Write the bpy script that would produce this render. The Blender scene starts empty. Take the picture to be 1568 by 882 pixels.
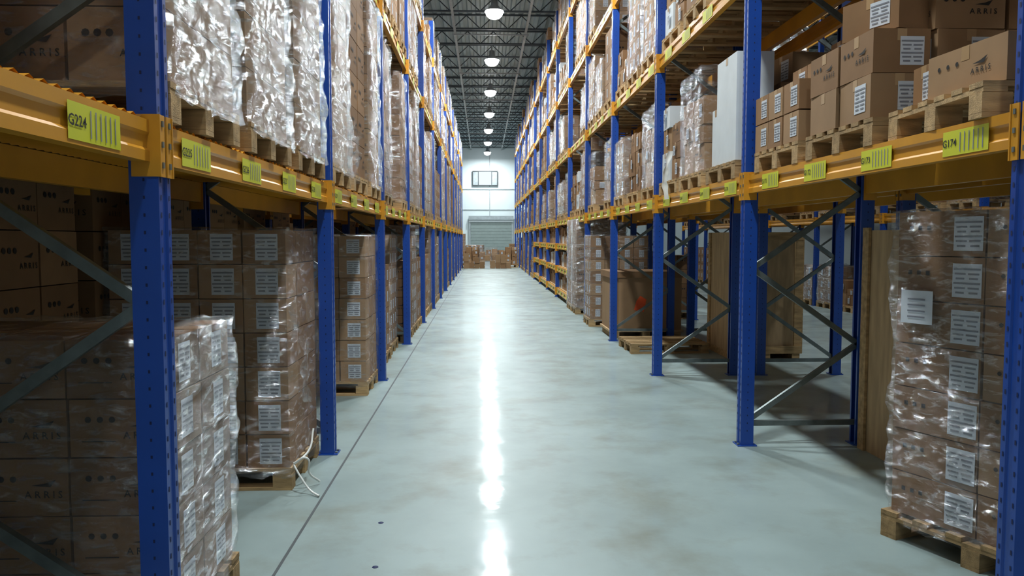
import bpy, math, random
from mathutils import Vector, noise, Matrix
random.seed(7)
sc = bpy.context.scene
COL = sc.collection

# ------------------------------------------------------------ materials
def new_mat(name):
    m = bpy.data.materials.new(name); m.use_nodes = True
    nt = m.node_tree; nt.nodes.clear()
    out = nt.nodes.new('ShaderNodeOutputMaterial')
    return m, nt, out

def pmat(name, col, rough=0.6, metal=0.0, var=0.15, scale=6.0, bump=0.0, bscale=40.0, objvar=0.0, spec=0.5, stretch=None, coat=0.0):
    m, nt, out = new_mat(name)
    N, L = nt.nodes, nt.links
    b = N.new('ShaderNodeBsdfPrincipled')
    tc = N.new('ShaderNodeTexCoord')
    src = tc.outputs['Object']
    if stretch:
        mp = N.new('ShaderNodeMapping'); mp.inputs['Scale'].default_value = stretch
        L.new(src, mp.inputs['Vector']); src = mp.outputs['Vector']
    nz = N.new('ShaderNodeTexNoise'); nz.inputs['Scale'].default_value = scale; nz.inputs['Detail'].default_value = 4
    L.new(src, nz.inputs['Vector'])
    cr = N.new('ShaderNodeValToRGB')
    cr.color_ramp.elements[0].position = 0.3; cr.color_ramp.elements[1].position = 0.7
    lo = [max(0, c*(1-var)) for c in col]; hi = [min(1, c*(1+var)) for c in col]
    cr.color_ramp.elements[0].color = (*lo, 1); cr.color_ramp.elements[1].color = (*hi, 1)
    L.new(nz.outputs['Fac'], cr.inputs['Fac'])
    cout = cr.outputs['Color']
    if objvar > 0:
        oi = N.new('ShaderNodeObjectInfo')
        mr = N.new('ShaderNodeMapRange'); mr.inputs['To Min'].default_value = 1-objvar; mr.inputs['To Max'].default_value = 1+objvar
        L.new(oi.outputs['Random'], mr.inputs['Value'])
        hs = N.new('ShaderNodeHueSaturation')
        L.new(mr.outputs['Result'], hs.inputs['Value']); L.new(cout, hs.inputs['Color']); cout = hs.outputs['Color']
    L.new(cout, b.inputs['Base Color'])
    b.inputs['Roughness'].default_value = rough; b.inputs['Metallic'].default_value = metal
    b.inputs['Specular IOR Level'].default_value = spec
    b.inputs['Coat Weight'].default_value = coat
    if bump > 0:
        n2 = N.new('ShaderNodeTexNoise'); n2.inputs['Scale'].default_value = bscale; n2.inputs['Detail'].default_value = 3
        L.new(src, n2.inputs['Vector'])
        bp = N.new('ShaderNodeBump'); bp.inputs['Strength'].default_value = bump; bp.inputs['Distance'].default_value = 0.01
        L.new(n2.outputs['Fac'], bp.inputs['Height']); L.new(bp.outputs['Normal'], b.inputs['Normal'])
    L.new(b.outputs[0], out.inputs[0])
    return m

def emat(name, col, s):
    m, nt, out = new_mat(name)
    e = nt.nodes.new('ShaderNodeEmission'); e.inputs[0].default_value = (*col, 1); e.inputs[1].default_value = s
    nt.links.new(e.outputs[0], out.inputs[0]); return m

def wrapmat(name, base=0.16, extra=0.4, tint=(0.9,0.92,0.95), dif=0.2, dist=0.06, rough=0.2):
    m, nt, out = new_mat(name); N, L = nt.nodes, nt.links
    tc = N.new('ShaderNodeTexCoord')
    mp = N.new('ShaderNodeMapping'); mp.inputs['Scale'].default_value = (3.0, 3.0, 8.5); mp.inputs['Rotation'].default_value = (0.45, 0.4, 0)
    L.new(tc.outputs['Object'], mp.inputs['Vector'])
    nz = N.new('ShaderNodeTexNoise'); nz.inputs['Scale'].default_value = 3.6; nz.inputs['Detail'].default_value = 9; nz.inputs['Roughness'].default_value = 0.6; nz.inputs['Distortion'].default_value = 0.5
    L.new(mp.outputs[0], nz.inputs['Vector'])
    mp2 = N.new('ShaderNodeMapping'); mp2.inputs['Scale'].default_value = (1.0, 1.0, 0.4); mp2.inputs['Rotation'].default_value = (-0.3, 0.3, 0)
    L.new(tc.outputs['Object'], mp2.inputs['Vector'])
    n2 = N.new('ShaderNodeTexNoise'); n2.inputs['Scale'].default_value = 20; n2.inputs['Detail'].default_value = 5; n2.inputs['Distortion'].default_value = 1.2
    L.new(mp2.outputs[0], n2.inputs['Vector'])
    ad = N.new('ShaderNodeMath'); ad.operation = 'MULTIPLY_ADD'; ad.inputs[1].default_value = 0.45
    L.new(n2.outputs['Fac'], ad.inputs[0]); L.new(nz.outputs['Fac'], ad.inputs[2])
    bp = N.new('ShaderNodeBump'); bp.inputs['Strength'].default_value = 1.0; bp.inputs['Distance'].default_value = dist
    L.new(ad.outputs[0], bp.inputs['Height'])
    gl = N.new('ShaderNodeBsdfGlossy'); gl.inputs['Color'].default_value = (*tint, 1); gl.inputs['Roughness'].default_value = rough
    L.new(bp.outputs[0], gl.inputs['Normal'])
    df = N.new('ShaderNodeBsdfDiffuse'); df.inputs['Color'].default_value = (*tint, 1); L.new(bp.outputs[0], df.inputs['Normal'])
    mg = N.new('ShaderNodeMixShader'); mg.inputs[0].default_value = dif
    L.new(gl.outputs[0], mg.inputs[1]); L.new(df.outputs[0], mg.inputs[2])
    tr = N.new('ShaderNodeBsdfTransparent'); tr.inputs['Color'].default_value = (0.97, 0.97, 0.97, 1)
    mr = N.new('ShaderNodeMapRange'); mr.inputs['From Min'].default_value = 0.5; mr.inputs['From Max'].default_value = 0.66
    mr.inputs['To Min'].default_value = base; mr.inputs['To Max'].default_value = base+extra
    L.new(nz.outputs['Fac'], mr.inputs['Value'])
    mx = N.new('ShaderNodeMixShader'); L.new(mr.outputs['Result'], mx.inputs[0])
    L.new(tr.outputs[0], mx.inputs[1]); L.new(mg.outputs[0], mx.inputs[2])
    L.new(mx.outputs[0], out.inputs[0]); return m

M = {}
M['blue'] = pmat('blue_paint', (0.008, 0.06, 0.33), 0.33, var=0.12, scale=3, spec=0.6)
M['blued'] = pmat('slot_dark', (0.004, 0.012, 0.07), 0.7)
M['orange'] = pmat('orange_paint', (0.63, 0.29, 0.025), 0.33, var=0.1, scale=3)
M['steel'] = pmat('galvanised_steel', (0.17, 0.20, 0.20), 0.42, metal=0.6, var=0.2, scale=12)
M['ylabel'] = pmat('yellow_label', (0.62, 0.62, 0.03), 0.5, var=0.03)
M['ink'] = pmat('black_ink', (0.018, 0.014, 0.012), 0.7)
M['inkg'] = pmat('grey_print', (0.22, 0.23, 0.27), 0.7)
M['card'] = pmat('cardboard', (0.275, 0.156, 0.078), 0.72, var=0.12, scale=3, objvar=0.16, spec=0.25)
M['card2'] = pmat('cardboard_pale', (0.34, 0.21, 0.113), 0.72, var=0.1, scale=3, objvar=0.16, spec=0.25)
M['card3'] = pmat('cardboard_dark', (0.215, 0.118, 0.058), 0.72, var=0.12, scale=3, objvar=0.16, spec=0.25)
M['tape'] = pmat('packing_tape', (0.42, 0.27, 0.14), 0.3, var=0.05)
M['white'] = pmat('white_label', (0.60, 0.64, 0.70), 0.55, var=0.04)
M['wcard'] = pmat('white_carton', (0.64, 0.68, 0.71), 0.55, var=0.04)
M['wood'] = pmat('pallet_wood', (0.42, 0.28, 0.14), 0.75, var=0.3, scale=5, bump=0.3, objvar=0.25, stretch=(1, 5, 5), spec=0.2)
M['ply'] = pmat('plywood', (0.46, 0.32, 0.18), 0.7, var=0.18, scale=4, stretch=(4, 4, 0.7), spec=0.2)
M['red'] = pmat('orange_mark', (0.8, 0.10, 0.02), 0.6)
M['wrap'] = wrapmat('stretch_wrap', 0.09, 0.38, dif=0.14, dist=.06, rough=.13)
M['wrapw'] = wrapmat('stretch_wrap_heavy', 0.18, 0.5, (0.90, 0.94, 0.97), 0.16, dist=.08, rough=.13)
M['strap'] = pmat('white_strap', (0.75, 0.75, 0.72), 0.5)
M['deck'] = pmat('roof_deck_paint', (0.32, 0.38, 0.41), 0.5, var=0.1, scale=1)
M['joist'] = pmat('joist_paint', (0.045, 0.055, 0.065), 0.5, var=0.1)
M['lamp_h'] = pmat('lamp_housing', (0.35, 0.36, 0.38), 0.35, metal=0.7)
M['lamp_e'] = emat('lamp_lens', (0.95, 0.98, 1.0), 45.0)
M['wallw'] = pmat('white_wall_panel', (0.66, 0.73, 0.75), 0.6, var=0.04, scale=0.6)
M['wallg'] = pmat('side_wall_panel', (0.34, 0.38, 0.39), 0.6, var=0.08, scale=0.6)
M['doorg'] = pmat('dock_door_panel', (0.24, 0.29, 0.28), 0.45, var=0.08)
M['trim'] = pmat('dark_trim', (0.06, 0.07, 0.075), 0.5)
M['frameg'] = pmat('window_frame_paint', (0.33, 0.37, 0.39), 0.5)
M['pane'] = emat('window_pane', (0.85, 0.93, 1.0), 1.0)
M['sprink'] = pmat('sprinkler_pipe_paint', (0.25, 0.26, 0.27), 0.4)

def floor_mat():
    m, nt, out = new_mat('polished_concrete'); N, L = nt.nodes, nt.links
    tc = N.new('ShaderNodeTexCoord')
    b = N.new('ShaderNodeBsdfPrincipled')
    n1 = N.new('ShaderNodeTexNoise'); n1.inputs['Scale'].default_value = 0.45; n1.inputs['Detail'].default_value = 5; n1.inputs['Roughness'].default_value = 0.55
    n2 = N.new('ShaderNodeTexNoise'); n2.inputs['Scale'].default_value = 1.6; n2.inputs['Detail'].default_value = 8; n2.inputs['Roughness'].default_value = 0.6
    n3 = N.new('ShaderNodeTexNoise'); n3.inputs['Scale'].default_value = 1.9; n3.inputs['Detail'].default_value = 7; n3.inputs['Roughness'].default_value = 0.62
    n4 = N.new('ShaderNodeTexNoise'); n4.inputs['Scale'].default_value = 5.0; n4.inputs['Detail'].default_value = 4
    off = N.new('ShaderNodeMapping'); off.inputs['Location'].default_value = (13.1, 4.2, 0)
    L.new(tc.outputs['Object'], off.inputs['Vector'])
    for n in (n1, n2): L.new(tc.outputs['Object'], n.inputs['Vector'])
    for n in (n3, n4): L.new(off.outputs[0], n.inputs['Vector'])
    r1 = N.new('ShaderNodeValToRGB'); e = r1.color_ramp.elements
    e[0].position = 0.3; e[0].color = (0.218, 0.275, 0.270, 1); e[1].position = 0.7; e[1].color = (0.315, 0.390, 0.390, 1)
    L.new(n1.outputs['Fac'], r1.inputs['Fac'])
    r2 = N.new('ShaderNodeValToRGB'); e = r2.color_ramp.elements
    e[0].position = 0.28; e[0].color = (0.74, 0.66, 0.57, 1); e[1].position = 0.50; e[1].color = (1, 1, 1, 1)
    L.new(n2.outputs['Fac'], r2.inputs['Fac'])
    mx = N.new('ShaderNodeMix'); mx.data_type = 'RGBA'; mx.blend_type = 'MULTIPLY'; mx.inputs[0].default_value = 0.9
    L.new(r1.outputs[0], mx.inputs[6]); L.new(r2.outputs[0], mx.inputs[7])
    L.new(mx.outputs[2], b.inputs['Base Color'])
    b.inputs['Roughness'].default_value = 0.47
    b.inputs['Specular IOR Level'].default_value = 0.30
    cw = N.new('ShaderNodeMapRange'); cw.inputs['From Min'].default_value = 0.38; cw.inputs['From Max'].default_value = 0.62
    cw.inputs['To Min'].default_value = 0.06; cw.inputs['To Max'].default_value = 0.42
    L.new(n3.outputs['Fac'], cw.inputs['Value']); L.new(cw.outputs[0], b.inputs['Coat Weight'])
    b.inputs['Coat Roughness'].default_value = 0.11; b.inputs['Coat IOR'].default_value = 1.42
    bp = N.new('ShaderNodeBump'); bp.inputs['Strength'].default_value = 0.15; bp.inputs['Distance'].default_value = 0.01
    L.new(n4.outputs['Fac'], bp.inputs['Height']); L.new(bp.outputs[0], b.inputs['Coat Normal'])
    L.new(b.outputs[0], out.inputs[0]); return m
M['floor'] = floor_mat()

# ------------------------------------------------------------ mesh builder
class MB:
    def __init__(s): s.v = []; s.f = []; s.m = []; s.sm = []; s.names = []
    def mi(s, k):
        if k not in s.names: s.names.append(k)
        return s.names.index(k)
    def face(s, idx, k, smooth=False): s.f.append(idx); s.m.append(s.mi(k)); s.sm.append(smooth)
    def quad(s, pts, k):
        n = len(s.v); s.v += [tuple(p) for p in pts]; s.face(list(range(n, n+len(pts))), k)
    def box(s, cx, cy, z0, sx, sy, sz, k, rot=0.0):
        n = len(s.v); c, sn = math.cos(rot), math.sin(rot)
        for dz in (0, sz):
            for dx, dy in ((-1, -1), (1, -1), (1, 1), (-1, 1)):
                x, y = dx*sx/2, dy*sy/2
                s.v.append((cx+x*c-y*sn, cy+x*sn+y*c, z0+dz))
        for q in ((3, 2, 1, 0), (4, 5, 6, 7), (0, 1, 5, 4), (1, 2, 6, 5), (2, 3, 7, 6), (3, 0, 4, 7)):
            s.face([n+i for i in q], k)
    def bar(s, a, b, w, h, k):
        a = Vector(a); b = Vector(b); d = (b-a).normalized()
        up = Vector((0, 0, 1)) if abs(d.z) < 0.95 else Vector((0, 1, 0))
        u = d.cross(up).normalized(); v = u.cross(d).normalized()
        n = len(s.v)
        for p in (a, b):
            for i, j in ((-1, -1), (1, -1), (1, 1), (-1, 1)):
                s.v.append(tuple(p+u*i*w/2+v*j*h/2))
        for q in ((3, 2, 1, 0), (4, 5, 6, 7), (0, 1, 5, 4), (1, 2, 6, 5), (2, 3, 7, 6), (3, 0, 4, 7)):
            s.face([n+i for i in q], k)
    def prism(s, prof, axis, a, b, k):
        n = len(s.v); c = len(prof)
        for t in (a, b):
            for p in prof:
                s.v.append((p[0], p[1], t) if axis == 'z' else (p[0], t, p[1]))
        for i in range(c):
            j = (i+1) % c
            s.face([n+i, n+j, n+c+j, n+c+i], k)
        s.face([n+i for i in range(c)][::-1], k); s.face([n+c+i for i in range(c)], k)
    def lathe(s, cx, cy, prof, k, seg=20, smooth=True):
        n = len(s.v)
        for r, z in prof:
            for i in range(seg):
                a = 2*math.pi*i/seg; s.v.append((cx+r*math.cos(a), cy+r*math.sin(a), z))
        for j in range(len(prof)-1):
            for i in range(seg):
                i2 = (i+1) % seg
                s.face([n+j*seg+i, n+j*seg+i2, n+(j+1)*seg+i2, n+(j+1)*seg+i], k, smooth)
    def fq(s, c, u, n, w, h, k, off=0.002):
        c = Vector(c)+Vector(n)*off; u = Vector(u)*w/2; z = Vector((0, 0, h/2))
        s.quad([c-u-z, c+u-z, c+u+z, c-u+z], k)
    def text(s, tm, c, u, n, size, k, off=0.003):
        c = Vector(c)+Vector(n)*off; u = Vector(u); b = len(s.v)
        for x, y in tm[0]: s.v.append(tuple(c+u*x*size+Vector((0, 0, y*size))))
        for f in tm[1]: s.face([b+i for i in f], k)
    def mesh(s, name):
        me = bpy.data.meshes.new(name); me.from_pydata(s.v, [], s.f)
        for k in s.names: me.materials.append(M[k])
        me.polygons.foreach_set('material_index', s.m); me.polygons.foreach_set('use_smooth', s.sm)
        me.update(); return me
    def obj(s, name, loc=(0, 0, 0), parent=None, rot=0):
        return inst(s.mesh(name), name, loc, parent, rot)

def inst(me, name, loc=(0, 0, 0), parent=None, rot=0):
    o = bpy.data.objects.new(name, me); COL.objects.link(o); o.location = loc; o.rotation_euler = (0, 0, rot)
    if parent: o.parent = parent
    return o
def empty(name, loc=(0, 0, 0)):
    o = bpy.data.objects.new(name, None); COL.objects.link(o); o.location = loc; o.empty_display_size = 0.2; return o

_tc = {}
def tmesh(body):
    if body in _tc: return _tc[body]
    cu = bpy.data.curves.new('t', 'FONT'); cu.body = body; cu.align_x = 'CENTER'; cu.align_y = 'CENTER'; cu.resolution_u = 2; cu.offset = 0.012
    o = bpy.data.objects.new('t', cu); COL.objects.link(o)
    dg = bpy.context.evaluated_depsgraph_get(); me = bpy.data.meshes.new_from_object(o.evaluated_get(dg))
    r = ([(v.co.x, v.co.y) for v in me.vertices], [list(p.vertices) for p in me.polygons])
    bpy.data.objects.remove(o); bpy.data.meshes.remove(me); bpy.data.curves.remove(cu)
    _tc[body] = r; return r

FR = {'-y': ((1, 0, 0), (0, -1, 0)), '+x': ((0, 1, 0), (1, 0, 0)), '-x': ((0, -1, 0), (-1, 0, 0)), '+y': ((-1, 0, 0), (0, 1, 0))}
def face_c(cx, cy, z0, sx, sy, sz, f):
    n = Vector(FR[f][1]); return Vector((cx, cy, z0+sz/2)) + Vector((n.x*sx/2, n.y*sy/2, 0))
def label(mb, c, f, w=0.09, h=0.13, detail=True):
    u, n = FR[f]; mb.fq(c, u, n, w, h, 'white', 0.002)
    if detail:
        for col in (-0.23, 0.23):
            for r in range(6):
                cc = Vector(c)+Vector(u)*col*w+Vector((0, 0, (-0.36+r*0.14)*h))
                mb.fq(cc, u, n, w*(0.3+0.08*((r*7) % 3)), h*0.055, 'inkg', 0.0035)
def marks(mb, c, f, w, h, style=0):
    u, n = FR[f]; u = Vector(u); c = Vector(c)
    for i in range(3):
        cc = c-u*w*(0.30-0.12*i)+Vector((0, 0, h*0.15)); k = []
        for a in range(8):
            k.append(cc+u*math.cos(a*math.pi/4)*h*0.055+Vector((0, 0, math.sin(a*math.pi/4)*h*0.055))+Vector(n)*0.003)
        mb.quad(k, 'ink')
    mb.text(tmesh('A R R I S'), c+u*w*0.24-Vector((0, 0, h*0.12)), u, n, min(h*0.17, w*.11), 'ink')
    q = c+u*w*0.20+Vector((0, 0, h*0.04))
    mb.quad([q-u*0.03+Vector(n)*.003, q+u*0.04-Vector((0, 0, .006))+Vector(n)*.003, q+u*0.06+Vector((0, 0, .022))+Vector(n)*.003, q+u*.02+Vector((0, 0, .008))+Vector(n)*.003], 'ink')
    if style:
        mb.fq(c-u*w*0.2-Vector((0, 0, h*0.22)), u, n, w*0.34, h*0.018, 'ink', 0.003)

def pallet(mb, w=1.06, d=0.82, z=0.0):
    for y in (-d/2+.05, 0, d/2-.05):
        mb.box(0, y, z, w, 0.095, 0.02, 'wood')
        for x in (-w/2+.06, 0, w/2-.06): mb.box(x, y, z+.021, 0.12, 0.094, 0.078, 'wood')
    for x in (-w/2+.05, 0, w/2-.05): mb.box(x, 0, z+.1, 0.096, d, 0.02, 'wood')
    k = 6
    for i in range(k): mb.box(0, -d/2+.05+i*(d-.1)/(k-1), z+.121, w, 0.098 if i in (0, k-1) else 0.085, 0.022, 'wood')
PH = 0.145

def wrap(mb, w, d, z0, z1, k='wrap', seed=0, res=0.06, amp=0.018, cx=0, cy=0):
    per = []; r = 0.02
    def side(ax, ay, bx, by):
        n = max(4, int(math.hypot(bx-ax, by-ay)/res))
        for i in range(n): per.append((ax+(bx-ax)*i/n, ay+(by-ay)*i/n))
    a, b = w/2, d/2
    pts = [(-a+r, -b), (a-r, -b), (a, -b+r), (a, b-r), (a-r, b), (-a+r, b), (-a, b-r), (-a, -b+r)]
    for i in range(8):
        p, q = pts[i], pts[(i+1) % 8]
        if i % 2 == 0: side(*p, *q)
        else: per.append(p)
    n = len(per); rows = max(5, int((z1-z0)/res)); base = len(mb.v)
    for j in range(rows+1):
        z = z0+(z1-z0)*j/rows
        for (x, y) in per:
            nv = noise.noise(Vector((x*4+seed*9.1, y*4+seed*3.3, z*9)))
            nv2 = noise.noise(Vector((x*16+seed*5, y*16, z*22+x*10)))
            o = 0.006+amp*max(0, 0.5+nv*0.8)+amp*0.35*nv2
            mb.v.append((cx+x*(1+o/a), cy+y*(1+o/b), z + (0.03*nv2 if j in (0, rows) else 0)))
    for j in range(rows):
        for i in range(n):
            i2 = (i+1) % n
            mb.face([base+j*n+i, base+j*n+i2, base+(j+1)*n+i2, base+(j+1)*n+i], k, True)
    b2 = len(mb.v)
    for (x, y) in per: mb.v.append((cx+x*0.8, cy+y*0.8, z1+0.008+0.006*noise.noise(Vector((x*20, y*20, seed)))))
    t = base+rows*n
    for i in range(n):
        i2 = (i+1) % n; mb.face([t+i, t+i2, b2+i2, b2+i], k, True)
    mb.face([b2+i for i in range(n)], k, False)

def tail(mb, pts, w, k='wrapw', seed=0):
    # loose hanging ribbon of film
    n = len(mb.v)
    P_ = [Vector(p) for p in pts]; N_ = 24
    for i in range(N_+1):
        t = i/N_*(len(P_)-1); a = min(int(t), len(P_)-2); p = P_[a].lerp(P_[a+1], t-a)
        ang = noise.noise(Vector((t*1.3, seed, 0)))*3; ww = w*(0.7+0.6*noise.noise(Vector((t*2, seed+5, 1))))
        d = Vector((math.cos(ang), math.sin(ang), .1))*ww/2
        for q in (-1, -.33, .33, 1): mb.v.append(tuple(p+d*q+Vector((-d.y, d.x, 0))*(.5 if abs(q) < .5 else 0)))
    for i in range(N_):
        for j in range(3): mb.face([n+i*4+j, n+i*4+j+1, n+(i+1)*4+j+1, n+(i+1)*4+j], k, True)

def grid_load(mb, nx, ny, rows, bw, bd, bh, lab=('-y',), mk=('+x', '-x'), style=0, wr='wrap', seed=0, pw=None, pd=None, detail=True, res=0.06, lw=0.09, lh=0.13, cards=('card', 'card', 'card2', 'card3'), wz=None, amp=0.018):
    rnd = random.Random(seed)
    W, D = nx*bw, ny*bd
    pallet(mb, pw or max(W+.04, 0.9), pd or max(D+.02, 0.75))
    for r in range(rows):
        for i in range(nx):
            for j in range(ny):
                if 0 < i < nx-1 and 0 < j < ny-1 and r < rows-1: continue
                x = -W/2+bw*(i+.5)+rnd.uniform(-.003, .003); y = -D/2+bd*(j+.5)+rnd.uniform(-.003, .003)
                z = PH+r*bh; k = rnd.choice(cards); s = (bw-.010, bd-.010, bh-.006)
                mb.box(x, y, z, *s, k)
                for f in ('-y', '+x', '-x', '+y'):
                    if (f == '-y' and j) or (f == '+y' and j != ny-1) or (f == '+x' and i != nx-1) or (f == '-x' and i): continue
                    c = face_c(x, y, z, *s, f); fw = bw if f in ('-y', '+y') else bd
                    if f in lab: label(mb, c+Vector(FR[f][0])*fw*0.05, f, lw, lh, detail)
                    if f in mk: marks(mb, c, f, fw, bh, style)
    H = PH+rows*bh
    if wr: wrap(mb, W+.01, D+.01, 0.09 if wz is None else wz, H+.005, wr, seed, res, amp)
    return H

def mixed_load(mb, w, d, h, seed=0, wr=None, nx=3, ny=2, cards=('card', 'card2', 'card3'), marksp=0.4):
    rnd = random.Random(seed); pallet(mb)
    for i in range(nx):
        for j in range(ny):
            z = PH; top = h*rnd.uniform(0.6, 1.0)
            while z < top-0.12:
                bh = min(rnd.choice((0.17, 0.22, 0.26, 0.32)), max(0.12, top-z))
                bw, bd = w/nx*rnd.uniform(.82, .95), d/ny*rnd.uniform(.82, .94)
                x, y = -w/2+w/nx*(i+.5), -d/2+d/ny*(j+.5); rot = rnd.uniform(-.05, .05)
                k = rnd.choice(cards); mb.box(x, y, z, bw, bd, bh-.004, k, rot)
                for f in ('-y', '+x', '-x'):
                    if (f == '-y' and j) or (f == '+x' and i != nx-1) or (f == '-x' and i): continue
                    c = face_c(x, y, z, bw, bd, bh, f); fw = bw if f == '-y' else bd
                    n = Vector(FR[f][1]); c = c+n*0.012
                    if rnd.random() < .6: label(mb, c+Vector(FR[f][0])*fw*rnd.uniform(-.2, .25), f, .09, min(.12, bh*.6))
                    elif rnd.random() < marksp: marks(mb, c, f, fw, bh, 0)
                    mb.fq(Vector((c.x, c.y, z+bh-.035)), FR[f][0], FR[f][1], .05, .06, 'tape', 0)
                z += bh
    if wr: wrap(mb, w, d, .1, h, wr, seed, .07)

# ------------------------------------------------------------ room shell
XL, XR, YB, YF, H = -10.0, 13.0, -5.0, 60.0, 8.9
mb = MB(); mb.box((XL+XR)/2, (YB+YF)/2, -0.2, XR-XL, YF-YB, 0.2, 'floor'); floor = mb.obj('floor')
mb = MB()
mb.box(-1.0, 27.5, 0.0, 0.015, 65, 0.0012, 'trim')
mb.box(1.5, 22.0, 0.0, 22, 0.012, 0.0012, 'trim')
for x, y in ((-.53, 3.75), (-.58, 4.35)):
    mb.lathe(x, y, [(0.001, 0.0015), (.015, 0.0015), (.016, 0)], 'blued', 12)
mb.obj('floor_joint', parent=floor)
mb = MB()
x = XL; prof = []
while x < XR-0.01:
    prof += [(x, H), (x+.10, H), (x+.14, H+.07), (x+.24, H+.07), (x+.28, H)]; x += .28
for px, pz in prof: mb.v.append((min(px, XR), YB, pz)); mb.v.append((min(px, XR), YF, pz))
for i in range(len(prof)-1): mb.face([2*i, 2*i+1, 2*i+3, 2*i+2], 'deck')
mb.box((XL+XR)/2, (YB+YF)/2, H+.08, XR-XL, YF-YB, 0.1, 'deck')
mb.obj('ceiling')
mb = MB()
mb.box((XL+XR)/2, YF+.1, 0, XR-XL, .2, H, 'wallw')
mb.obj('wall_back')
mb = MB()
for z in (3.75, 5.3): mb.box((XL+XR)/2, YF-.025, z, XR-XL, .04, .06, 'frameg')
for xx in range(-9, 13, 3): mb.box(xx+.5, YF-.055, 0.0, .05, .015, H-.1, 'frameg')
mb.obj('trim_1')
mb = MB(); mb.box((XL+XR)/2, YB-.1, 0, XR-XL, .2, H, 'wallw'); mb.obj('wall_front')
for s, x in (('left', XL-.1), ('right', XR+.1)):
    mb = MB(); mb.box(x, (YB+YF)/2, 0, .2, YF-YB, H, 'wallg')
    mb.obj('wall_'+s)
mb = MB(); n = 12
for i in range(n): mb.box(0.6, -.045, .02+i*.235, 3.1, .05, .225, 'doorg')
for x in (-1.02, 2.22): mb.box(x, -.06, 0, .12, .1, 2.95, 'frameg')
mb.box(.6, -.07, 2.84, 3.4, .13, .14, 'wcard'); mb.box(.6, -.12, 3.0, 3.4, .22, .3, 'frameg')
mb.obj('door_1', (0, YF-.1, 0))
mb = MB(); mb.box(0, -.04, .05, 1.0, .04, 1.0, 'pane')
for sx in (-1, 1): mb.box(sx*.72, -.04, .05, .42, .035, 1.0, 'frameg')
for a in ((0, 0, 1.9, .06), (0, 1.05, 1.9, .06)): mb.box(a[0], -.05, a[1], a[2], .09, a[3], 'trim')
for x in (-.93, -.5, .5, .93): mb.box(x, -.05, .06, .05, .09, .99, 'trim')
mb.obj('window_1', (.15, YF-.07, 5.6))
# joists
mb = MB(); L = XR-XL-.02
mb.box((XL+XR)/2, 0, .44, L, .07, .05, 'joist'); mb.box((XL+XR)/2, 0, 0, L, .07, .05, 'joist')
x = XL+.02; up = False
while x < XR-.5:
    mb.bar((x, 0, .03 if not up else .45), (x+.45, 0, .45 if not up else .03), .03, .03, 'joist'); x += .45; up = not up
jm = mb.mesh('ceiling_joist')
y = 4.33-1.977*4
while y < YF: inst(jm, 'ceiling_joist', (0, y, H-.5)); y += 1.977
mb = MB()
for xx in (-.9, 1.4): mb.bar((xx, YB+.1, 8.3), (xx, YF-.1, 8.3), .07, .07, 'sprink')
for i in range(10): mb.bar((-1, 2+i*6, 8.22), (1.5, 2+i*6, 8.22), .04, .04, 'sprink')
mb.obj('sprinkler_pipe')

# ------------------------------------------------------------ lamps
mb = MB()
mb.lathe(0, 0, [(.02, .53), (.02, .36), (.09, .34), (.10, .2), (.12, .16), (.27, .0), (.275, -.01), (.265, 0.0), (.11, .14)], 'lamp_h', 24)
mb.lathe(0, 0, [(.001, -.20), (.08, -.19), (.15, -.16), (.215, -.10), (.25, -.0), (.255, .02)], 'lamp_e', 24)
lm = mb.mesh('high_bay_lamp')
def lamp(x, y, e, z=7.85):
    o = inst(lm, 'high_bay_lamp', (x, y, z))
    ld = bpy.data.lights.new('bulb', 'AREA'); ld.shape = 'DISK'; ld.size = .42; ld.energy = e; ld.color = (.90, .985, 1.0)
    lo = bpy.data.objects.new('bulb', ld); COL.objects.link(lo); lo.parent = o; lo.location = (0, 0, -.21)
for i in range(10): lamp(.32, 4.33+i*5.931, 330)
lamp(.32, -1.6, 90)
for i in range(6):
    lamp(5.7, .376+i*9.885, 180); lamp(-5.6, .376+i*9.885, 70)  # unseen side-aisle lamps, added to brighten the areas behind the racks

# ------------------------------------------------------------ racks
def frame_mesh(name, s, height, depth=.9):
    mb = MB()
    def post(px, sg):
        pr = [(.05, .05), (-.05, .05), (-.05, .03), (-.047, .03), (-.047, .046), (.038, .046), (.038, -.046), (-.047, -.046), (-.047, -.03), (-.05, -.03), (-.05, -.05), (.05, -.05), (.05, -.022), (.043, -.016), (.043, .016), (.05, .022)]
        pr = [(px+sg*a, b) for a, b in pr]
        if sg < 0: pr = pr[::-1]
        mb.prism(pr, 'z', 0.008, height, 'blue')
        mb.box(px, 0, 0, .15, .13, .008, 'blue')
        for dx, dy in ((sg*.062, .03), (sg*.062, -.03)): mb.box(px+dx, dy, .008, .018, .018, .012, 'steel')
        z = .12
        while z < height-.05:
            for yy in (-.034, .034):
                mb.fq((px+sg*.05, yy, z), (0, sg, 0), (sg, 0, 0), .009, .018, 'blued', .0012)
            for fy in (-1, 1):
                mb.fq((px, fy*.05, z), (-fy, 0, 0), (0, fy, 0), .007, .011, 'blued', .0012)
            z += .06
    post(0, s); rx = -s*depth; post(rx, -s)
    a = -s*.03; b = rx+s*.03
    mb.bar((a, 0, .17), (b, 0, .17), .03, .04, 'steel')
    front = True; h0 = .2
    while h0+.58 < height-.1:
        h1 = h0+.585
        p, q = ((a, .0, h0), (b, .0, h1)) if front else ((b, .0, h0), (a, .0, h1))
        mb.bar(p, q, .03, .04, 'steel'); h0 = h1; front = not front
    mb.bar((a, 0, height-.12), (b, 0, height-.12), .03, .04, 'steel')
    return mb.mesh(name)

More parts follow.
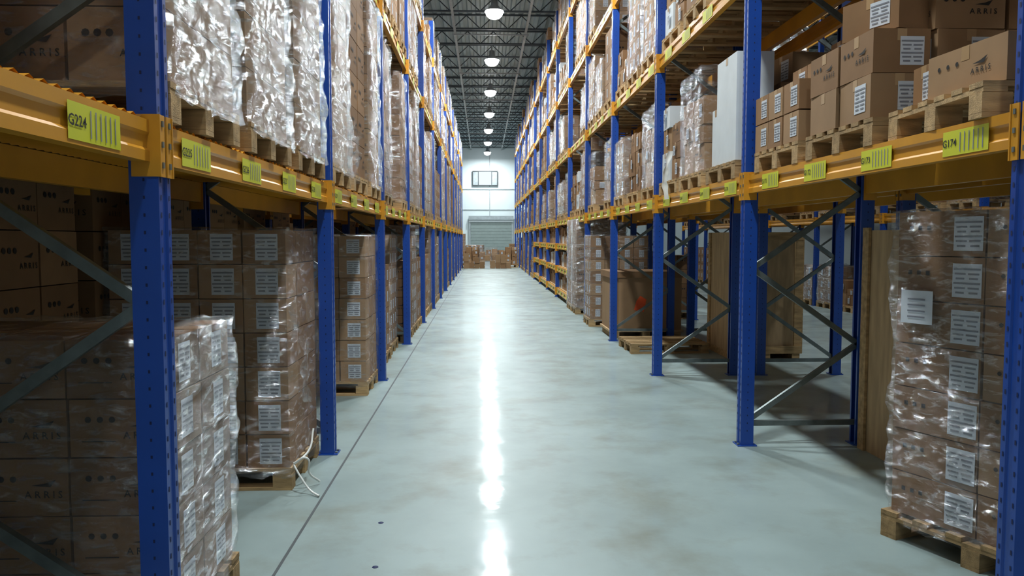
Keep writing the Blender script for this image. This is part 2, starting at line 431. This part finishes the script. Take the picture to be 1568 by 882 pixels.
def beam_mesh(name, s, L, row=0):
    mb = MB()
    pr = [(.026, -.07), (.026, -.034), (.017, -.024), (.017, .018), (.026, .028), (.026, .07), (-.026, .07), (-.026, -.07)]
    pr = [(s*a, b) for a, b in pr]
    if s > 0: pr = pr[::-1]
    mb.prism(pr, 'y', .052, L-.052, 'orange')
    for y, sy in ((.05, 1), (L-.05, -1)):
        mb.box(s*.012, y+sy*.003, -.12, .10, .006, .21, 'orange')
        mb.box(s*.0555, y-sy*.018, -.12, .006, .046, .21, 'orange')
        for z in (-.09, -.02, .05): mb.box(s*.060, y-sy*.02, z, .006, .012, .02, 'steel')
    return mb.mesh(name)

def rack(name, x, s, y0, bay, n, levels, height, depth=.9, labels=None, extra=None):
    root = empty(name, (x, y0, 0))
    fm = frame_mesh('upright_frame', s, height, depth); bf = beam_mesh('front_beam', s, bay); br = beam_mesh('rear_beam', -s, bay)
    for i in range(n+1): inst(fm, 'upright_frame', (0, i*bay, 0), root)
    lb = MB()
    for i in range(n):
        lv = list(levels)
        if extra and i in extra: lv += extra[i]
        for z in lv:
            inst(bf, 'front_beam', (0, i*bay, z), root); inst(br, 'rear_beam', (-s*depth, i*bay, z), root)
            if labels:
                for k in range(4):
                    yy = i*bay+.38+k*.74
                    c = (s*.026, yy, z-.005); u = (0, s, 0); nn = (s, 0, 0)
                    lb.fq(c, u, nn, .31, .105, 'ylabel', .0022)
                    U = Vector(u)
                    if i < 4 and z < 2.5: lb.text(tmesh('G%d' % (labels+(i*4+k)*(1 if s > 0 else -1))), Vector(c)-U*.105, u, nn, .045, 'ink', .004)
                    for q in range(6):
                        lb.fq(Vector(c)+U*(-.03+q*.03), u, nn, .006, .08, 'inkg', .004)
    if labels: lb.obj('beam_labels', parent=root)
    return root

LX, RX = -1.155, 2.03
LB, RB = 3.03, 3.1
LY0, RY0 = 2.78-LB, 2.84-RB
LV = [1.93, 4.15, 5.55]; RV = [2.01, 3.6, 5.2, 6.8]
NL, NR = 14, 16
rack('pallet_rack', LX, 1, LY0, LB, NL, LV, 6.45, labels=221)
rack('pallet_rack', RX, -1, RY0, RB, NR, RV, 7.7, labels=178, extra={6: [.18, .78, 1.38], 7: [.18, .78, 1.38], 8: [.18, .78, 1.38], 9: [.18, .78, 1.38]})
rack('pallet_rack', -3.31, -1, LY0, LB, 9, LV, 6.45)
rack('pallet_rack', 4.15, 1, RY0, RB, 12, RV, 7.7)
rack('pallet_rack', 7.9, -1, RY0, RB, 10, RV, 7.7)

mb = MB(); L0 = LB-.14; k = 44
for i in range(k*2+1):
    y = .07+L0*i/(k*2); z = (0.0 if i % 2 else .016)
    for xx in (-.42, .46): mb.v.append((xx, y, z))
for i in range(k*2): mb.face([2*i, 2*i+1, 2*i+3, 2*i+2], 'orange')
dk = mb.mesh('shelf_deck')
for i in (0, 1, 2): inst(dk, 'shelf_deck', (LX-.45, LY0+i*LB, LV[0]+.0705))
LTOP = [LV[0]+.088, LV[1]+.071, LV[2]+.071]; RTOP = [v+.071 for v in RV]

# ------------------------------------------------------------ generic load variants
V = {}
def variant(key, name, fn):
    m = MB(); fn(m); V[key] = (m.mesh(name), name)
variant('lab7', 'pallet_of_cartons', lambda m: grid_load(m, 4, 3, 7, .262, .262, .215, lab=('-y', '+x', '-x'), mk=(), seed=1, detail=True, res=.09))
variant('lab5', 'pallet_of_cartons', lambda m: grid_load(m, 4, 3, 5, .262, .262, .215, lab=('-y', '+x', '-x'), mk=(), seed=2, res=.09))
variant('brown6', 'pallet_of_cartons', lambda m: grid_load(m, 3, 2, 4, .35, .39, .28, lab=('+x', '-x'), mk=('-y',), style=0, seed=3, res=.09, wr=None))
variant('big', 'pallet_of_cartons', lambda m: grid_load(m, 2, 2, 6, .52, .39, .30, lab=(), mk=('-y', '+x', '-x'), style=0, seed=8, res=.05, wr=None, cards=('card', 'card3')))
variant('tall', 'wrapped_pallet_load', lambda m: grid_load(m, 3, 2, 7, .35, .39, .265, lab=(), mk=('-y',), style=0, seed=4, res=.04, amp=.03, wr='wrapw'))
variant('tall2', 'wrapped_pallet_load', lambda m: grid_load(m, 2, 2, 6, .52, .39, .29, lab=('-y',), mk=('+x', '-x'), style=0, seed=5, res=.07, amp=.025))
variant('short', 'wrapped_pallet_load', lambda m: grid_load(m, 3, 2, 3, .35, .39, .27, lab=('+x', '-x', '-y'), mk=(), seed=6, res=.08, wr='wrapw'))
variant('mix', 'mixed_carton_pallet', lambda m: mixed_load(m, 1.02, .8, 1.25, 11))
variant('mix2', 'mixed_carton_pallet', lambda m: mixed_load(m, 1.02, .8, 1.1, 12, wr='wrap'))
variant('mixlow', 'mixed_carton_pallet', lambda m: mixed_load(m, 1.02, .8, .72, 13))
variant('mixw', 'mixed_carton_pallet', lambda m: mixed_load(m, 1.02, .8, 1.15, 14, cards=('wcard', 'card2', 'card3', 'card')))
def put(key, x, y, z, rot=0.0, name=None):
    me, nm = V[key]; return inst(me, name or nm, (x, y, z), rot=rot)
rnd = random.Random(21)

lcx = -1.66
film_host = None
for b in range(NL):
    ys = [LY0+b*LB+.06+.47+.975*i for i in range(3)]
    for i, y in enumerate(ys):
        if b == 0:
            if i == 1: put('tall', lcx, 1.44, LTOP[0])
        elif b == 1: put('tall', lcx, y-.03, LTOP[0])
        elif b == 2:
            o = put(('tall', 'big', 'tall')[i], lcx, y-.01, LTOP[0])
            if i == 0: film_host = o
        elif rnd.random() < .93: put(rnd.choice(('tall2', 'tall', 'big', 'lab7', 'brown6')), lcx, y, LV[0]+.071)
        if b > 0 and rnd.random() < .93: put(rnd.choice(('brown6', 'lab5', 'mix', 'short', 'mix2')), lcx, y, LTOP[1])
        if b > 1 and rnd.random() < .9: put(rnd.choice(('short', 'mixlow', 'short')), lcx, y, LTOP[2])
for b in range(4, NL):
    for i in range(3):
        y = LY0+b*LB+.06+.47+.975*i
        if rnd.random() < .85: put(rnd.choice(('lab7', 'lab7', 'brown6', 'tall2')), lcx-.04, y, 0)
for b in range(9):
    for i in range(3):
        y = LY0+b*LB+.06+.47+.975*i
        if b > 0 or i > 0:
            put('big' if b < 3 else rnd.choice(('lab7', 'big', 'brown6')), -2.89, y, 0) if (b, i) != (1, 0) else put('mix', -2.89, y, 0)
            put(rnd.choice(('tall2', 'big', 'brown6')), -2.89, y, LV[0]+.071)
        if rnd.random() < .8: put(rnd.choice(('brown6', 'mix')), -2.89, y, LTOP[1])
rcx = 2.54
for b in range(NR):
    for i in range(3):
        y = RY0+b*RB+.06+.48+1.0*i
        if b >= 3 and rnd.random() < .92:
            put(rnd.choice(('mix', 'mix2', 'mixw', 'short', 'lab5', 'mixlow', 'brown6')), rcx, y, RTOP[0])
        for lv in (1, 2):
            if b >= 1 and rnd.random() < .88: put(rnd.choice(('mix', 'mix2', 'mixw', 'short', 'lab5', 'brown6', 'mixlow')), rcx, y, RTOP[lv])
        if b >= 3 and rnd.random() < .8: put(rnd.choice(('mixlow', 'short', 'mixw', 'brown6')), rcx, y, RTOP[3])
for b in range(10, NR):
    for i in range(3):
        y = RY0+b*RB+.06+.48+1.0*i; put(rnd.choice(('lab7', 'brown6', 'mix', 'tall2')), rcx, y, 0)
for b in range(12):
    for i in range(3):
        y = RY0+b*RB+.06+.48+1.0*i
        if b >= 5: put(rnd.choice(('lab7', 'brown6', 'mix')), 3.66, y, 0)
        if rnd.random() < .85: put(rnd.choice(('mix', 'brown6', 'short', 'lab5', 'mix2')), 3.66, y, RTOP[0])
        for lv in (1, 2):
            if rnd.random() < .8: put(rnd.choice(('mix', 'brown6', 'short', 'lab5')), 3.66, y, RTOP[lv])
for b in range(2, 10):
    for i in range(3):
        y = RY0+b*RB+.06+.48+1.0*i
        if rnd.random() < .8: put(rnd.choice(('short', 'mixlow', 'brown6')), 8.4, y, 0)
        if rnd.random() < .8: put(rnd.choice(('lab5', 'mix', 'brown6')), 8.4, y, RTOP[0])

mb = MB(); r2 = random.Random(5)
for b in range(6, 10):
    for z in (.18, .78, 1.38):
        y = RY0+b*RB+.09
        mb.box(rcx-.06, RY0+b*RB+RB/2, z+.071, .84, RB-.12, .012, 'ply')
        ye = RY0+(b+1)*RB-.09
        while y < ye-.2:
            w = r2.uniform(.18, .38); w = min(w, ye-y); hh = r2.uniform(.18, .42)
            x = RX+.04+.25
            kk = r2.choice(('card', 'card2', 'card3', 'wcard', 'card2')); mb.box(x, y+w/2, z+.084, .44, w-.02, hh, kk)
            c = face_c(x, y+w/2, z+.084, .44, w-.02, hh, '-x')
            if r2.random() < .6: label(mb, c, '-x', .08, .09)
            y += w
mb.obj('shelf_cartons')

# ------------------------------------------------------------ hand-placed loads (left floor)
mb = MB(); grid_load(mb, 3, 2, 5, .36, .36, .218, lab=('+x',), mk=('-y',), style=1, seed=31, res=.03, amp=.026, lw=.12, lh=.15, wr='wrapw', cards=('card', 'card3', 'card')); mb.obj('wrapped_pallet_load', (-1.70, 3.24, 0))
mb = MB(); grid_load(mb, 4, 3, 7, .275, .272, .216, lab=('-y',), mk=(), seed=32, res=.04, amp=.03, lw=.14, lh=.165, pw=1.12, cards=('card', 'card', 'card2'))
tail(mb, [(.56, -.1, .95), (.60, -.12, .85), (.585, -.15, .7), (.60, -.1, .5)], .07, seed=3)
tail(mb, [(.56, -.42, 1.2), (.605, -.40, 1.05), (.58, -.41, .95)], .06, seed=8)
mb.obj('pallet_of_cartons', (-1.78, 5.36, 0))
mb = MB(); grid_load(mb, 4, 3, 7, .27, .26, .212, lab=('-y',), mk=(), seed=33, res=.05, amp=.02, lw=.13, lh=.14, pw=1.1, cards=('card', 'card2')); mb.obj('pallet_of_cartons', (-1.73, 8.35, 0))
put('lab7', -1.8, 11.15, 0); put('brown6', -1.78, 10.1, 0)
mb = MB()
tail(mb, [(0, 0, .35), (.05, -.03, .2), (.02, .0, .0), (.06, .02, -.12)], .14, seed=12)
tail(mb, [(0, .15, .42), (.06, .12, .25), (.04, .1, .02)], .12, seed=17)
mb.obj('loose_film', (.56, .2, .15), parent=film_host)
cu = bpy.data.curves.new('packing_strap', 'CURVE'); cu.dimensions = '3D'; cu.bevel_depth = .007; cu.bevel_resolution = 1
for pts in ([(-1.21, 4.96, .16), (-1.15, 4.89, .1), (-1.09, 4.86, .03), (-1.02, 4.80, .008)], [(-1.21, 4.96, .17), (-1.13, 4.97, .20), (-1.12, 4.99, .1), (-1.07, 5.06, .02)], [(-1.21, 4.98, .16), (-1.14, 5.08, .22), (-1.13, 5.18, .34)]):
    sp = cu.splines.new('BEZIER'); sp.bezier_points.add(len(pts)-1)
    for p, q in zip(sp.bezier_points, pts): p.co = q; p.handle_left_type = p.handle_right_type = 'AUTO'
cu.materials.append(M['strap']); o = bpy.data.objects.new('packing_strap', cu); COL.objects.link(o)

# ------------------------------------------------------------ right near wrapped load (rotated)
mb = MB(); H1 = grid_load(mb, 2, 2, 7, .44, .48, .228, lab=(), mk=(), style=0, seed=41, res=.03, amp=.028, cards=('card', 'card2', 'card'), pw=.94, pd=1.02, wr='wrap')
for r in range(7):
    zc = PH+r*.228+.11
    label(mb, (-.44+.004, .09, zc), '-x', .15, .165)
    marks(mb, (-.44+.004, -.22, zc), '-x', .44, .2)
    for q in (.40, .35, .30):
        mb.fq((-.436, q, zc+.03), (0, -1, 0), (-1, 0, 0), .022, .022, 'ink', .003)
mb.fq((-.475, .33, 1.25), (0, -1, 0), (-1, 0, 0), .18, .17, 'white', 0)
for q in range(4): mb.fq((-.477, .33, 1.29-q*.03), (0, -1, 0), (-1, 0, 0), .10, .008, 'inkg', 0.001)
ang = math.atan2(.39, .92)
mb.obj('wrapped_pallet_load', (2.15+.195+.47*.92, 4.07-.46+.47*.39, 0), rot=ang)

# ------------------------------------------------------------ right L1 items bays 1,2
zt = RTOP[0]
def carton(mb, x, y, z, sx, sy, sz, k='card', rot=0, lab=True, mk=False, tape=True):
    b = MB(); b.box(0, 0, 0, sx, sy, sz, k)
    for f in ('-y', '-x'):
        c = face_c(0, 0, 0, sx, sy, sz, f); fw = sx if f == '-y' else sy
        if lab and (f == '-y' or not mk): label(b, c+Vector(FR[f][0])*fw*.18, f, min(.13, fw*.42), min(.16, sz*.65))
        if mk and (f == '-x' or not lab): marks(b, c-Vector(FR[f][0])*0.02, f, fw, sz, 0)
        if tape: b.fq(Vector((c.x, c.y, sz-.03)), FR[f][0], FR[f][1], .05, .06, 'tape', .001)
    c, s = math.cos(rot), math.sin(rot); n = len(mb.v)
    for vx, vy, vz in b.v: mb.v.append((x+vx*c-vy*s, y+vx*s+vy*c, z+vz))
    for f, mi_, sm in zip(b.f, b.m, b.sm): mb.face([n+i for i in f], b.names[mi_], sm)
P = PH+.001
mb = MB(); pallet(mb, 1.06, .82)
carton(mb, -.22, -.13, P, .5, .5, .19, 'card2', .12, mk=True)
carton(mb, .27, .05, P, .44, .55, .22, 'card', -.05)
carton(mb, -.28, .27, P, .3, .2, .2, 'card', .0)
carton(mb, .30, -.02, P+.222, .40, .4, .18, 'card2', .1)
mb.obj('mixed_carton_pallet', (2.53, 3.45, zt), rot=-.06)
mb = MB(); pallet(mb, 1.06, .84)
cnt = {(0, 0): 2, (0, 1): 2, (1, 0): 3, (1, 1): 4, (2, 0): 4, (2, 1): 4}
for i, (x, w) in enumerate(((-.37, .3), (-.02, .36), (.34, .34))):
    for j, y in enumerate((-.2, .2)):
        z = P
        for r in range(cnt[(i, j)]):
            hh = .225; carton(mb, x+.01*((r*3+i) % 3), y, z, w, .37, hh, ('card2', 'card', 'card2')[(i+r) % 3], .03*((r+i) % 3-1), lab=(r+i+j) % 2 == 0 or r == 1, mk=(r+i) % 2 == 1); z += hh+.003
carton(mb, -.22, -.12, P+.46, .5, .38, .2, 'card', .35, lab=True)
mb.obj('mixed_carton_pallet', (2.53, 4.42, zt))
mb = MB(); pallet(mb, 1.06, .8)
for i, x in enumerate((-.40, -.13, .15, .41)):
    for j, y in enumerate((-.26, .02, .28)):
        for r in range(2+(i > 0)+(i > 1)): carton(mb, x, y, P+r*.198, .245, .25, .19, ('card2', 'card')[(i+j+r) % 2], lab=True)
mb.obj('pallet_of_cartons', (2.53, 5.36, zt))
mb = MB(); pallet(mb, 1.06, .82)
carton(mb, -.36, -.1, P, .3, .52, .86, 'wcard', .0, lab=False)
carton(mb, .1, -.1, P, .5, .5, .62, 'card', .0); carton(mb, -.33, .29, P, .3, .2, .5, 'wcard', lab=False)
carton(mb, .2, -.05, P+.63, .5, .4, .25, 'card2', .1)
mb.obj('white_carton_pallet', (2.53, 6.62, zt))
put('mix2', 2.53, 7.60, zt)
film2 = put('mixw', 2.53, 8.50, zt)
mb = MB()
tail(mb, [(0, 0, .28), (-.05, -.03, .1), (-.06, .0, -.05), (-.03, .02, -.22)], .07, 'strap', seed=22)
mb.obj('loose_film', (-.57, -.3, .15), parent=film2)

# ------------------------------------------------------------ right floor things
def empty_pallet(x, y, z=0, rot=0, w=1.1, d=.85):
    m = MB(); pallet(m, w, d); return m.obj('wooden_pallet', (x, y, z), rot=rot)
empty_pallet(2.58, 11.15, 0, .03)
mb = MB()
mb.box(0, 0, .10, 1.2, 1.0, .03, 'ply')
for xx in (0, -.5, .5): mb.box(xx, 0, 0, .12, 1.0, .1, 'wood')
mb.box(0, 0, .13, 1.14, .94, .9, 'card2'); mb.box(0, 0, .97, 1.19, .99, .1, 'card')
mb.quad([(-.2, -.474, .45), (-.04, -.474, .42), (-.0, -.474, .62), (-.1, -.474, .68), (-.16, -.474, .6)], 'red')
mb.obj('gaylord_box', (2.62, 12.95, 0))
put('lab7', 2.46, 14.5, 0); put('tall', 2.48, 16.8, 0); put('tall', 2.48, 17.7, 0)
def crate(x, y, w, d, h, name='plywood_crate'):
    m = MB()
    for xx in (-w/2+.06, 0, w/2-.06): m.box(xx, 0, 0, .1, d, .1, 'wood')
    m.box(0, 0, .101, w, d, h-.1, 'ply')
    for xx in (-w/2+.05, w/2-.05):
        for yy in (-d/2-.011, d/2+.011): m.box(xx, yy, .1, .1, .022, h-.1, 'wood')
    for zz in (.1, h-.1):
        for yy in (-d/2-.034, d/2+.034): m.box(0, yy, zz, w, .022, .1, 'wood')
    for yy in (-d/2+.05, d/2-.05):
        for xx in (-w/2-.011, w/2+.011): m.box(xx, yy, .1, .022, .1, h-.1, 'wood')
    return m.obj(name, (x, y, 0))
crate(3.70, 10.6, .9, 1.1, 1.68)
mb = MB()
for i in range(3): mb.box(i*.021, 0, 0, .018, 1.1, 1.66-.02*i, 'ply')
for yy in (-.5, .5): mb.box(-.022, yy, 0, .02, .09, 1.68, 'wood')
mb.obj('plywood_sheets', (2.89, 5.27, 0))

for i, (x, y, k) in enumerate(((-.75, 43.2, 'mix'), (.3, 44.6, 'mix2'), (1.35, 43.6, 'mix'), (-.5, 46, 'lab5'), (2.2, 50.9, 'brown6'), (1.0, 46.3, 'mixw'), (-2.2, 44.5, 'lab5'), (-1.6, 48, 'tall2'))):
    put(k, x, y, 0, rot=.1*(i % 3-1))
mb = MB(); r3 = random.Random(9)
for i in range(9):
    x = -.9+i*.28; z = 0
    for r in range(r3.randint(1, 2)):
        hh = r3.uniform(.25, .45); mb.box(x, 41.9+r3.uniform(-.05, .05), z, .26, .3, hh, r3.choice(('card', 'card2', 'wcard', 'card2')), 0); z += hh+.002
mb.obj('loose_cartons')

# ------------------------------------------------------------ world, camera
w = bpy.data.worlds.new('World'); sc.world = w; w.use_nodes = True
bg = w.node_tree.nodes['Background']; bg.inputs[0].default_value = (.5, .6, .7, 1); bg.inputs[1].default_value = .03
cam = bpy.data.cameras.new('camera'); cam.sensor_width = 36; cam.lens = 27.55; cam.clip_end = 200
co = bpy.data.objects.new('camera', cam); COL.objects.link(co)
co.location = (0, 0, 1.6); co.rotation_euler = (math.radians(90-3.62), 0, math.radians(-2.1))
sc.camera = co
sc.view_settings.view_transform = 'Standard'
sc.view_settings.exposure = 0.12
sc.view_settings.gamma = 0.97
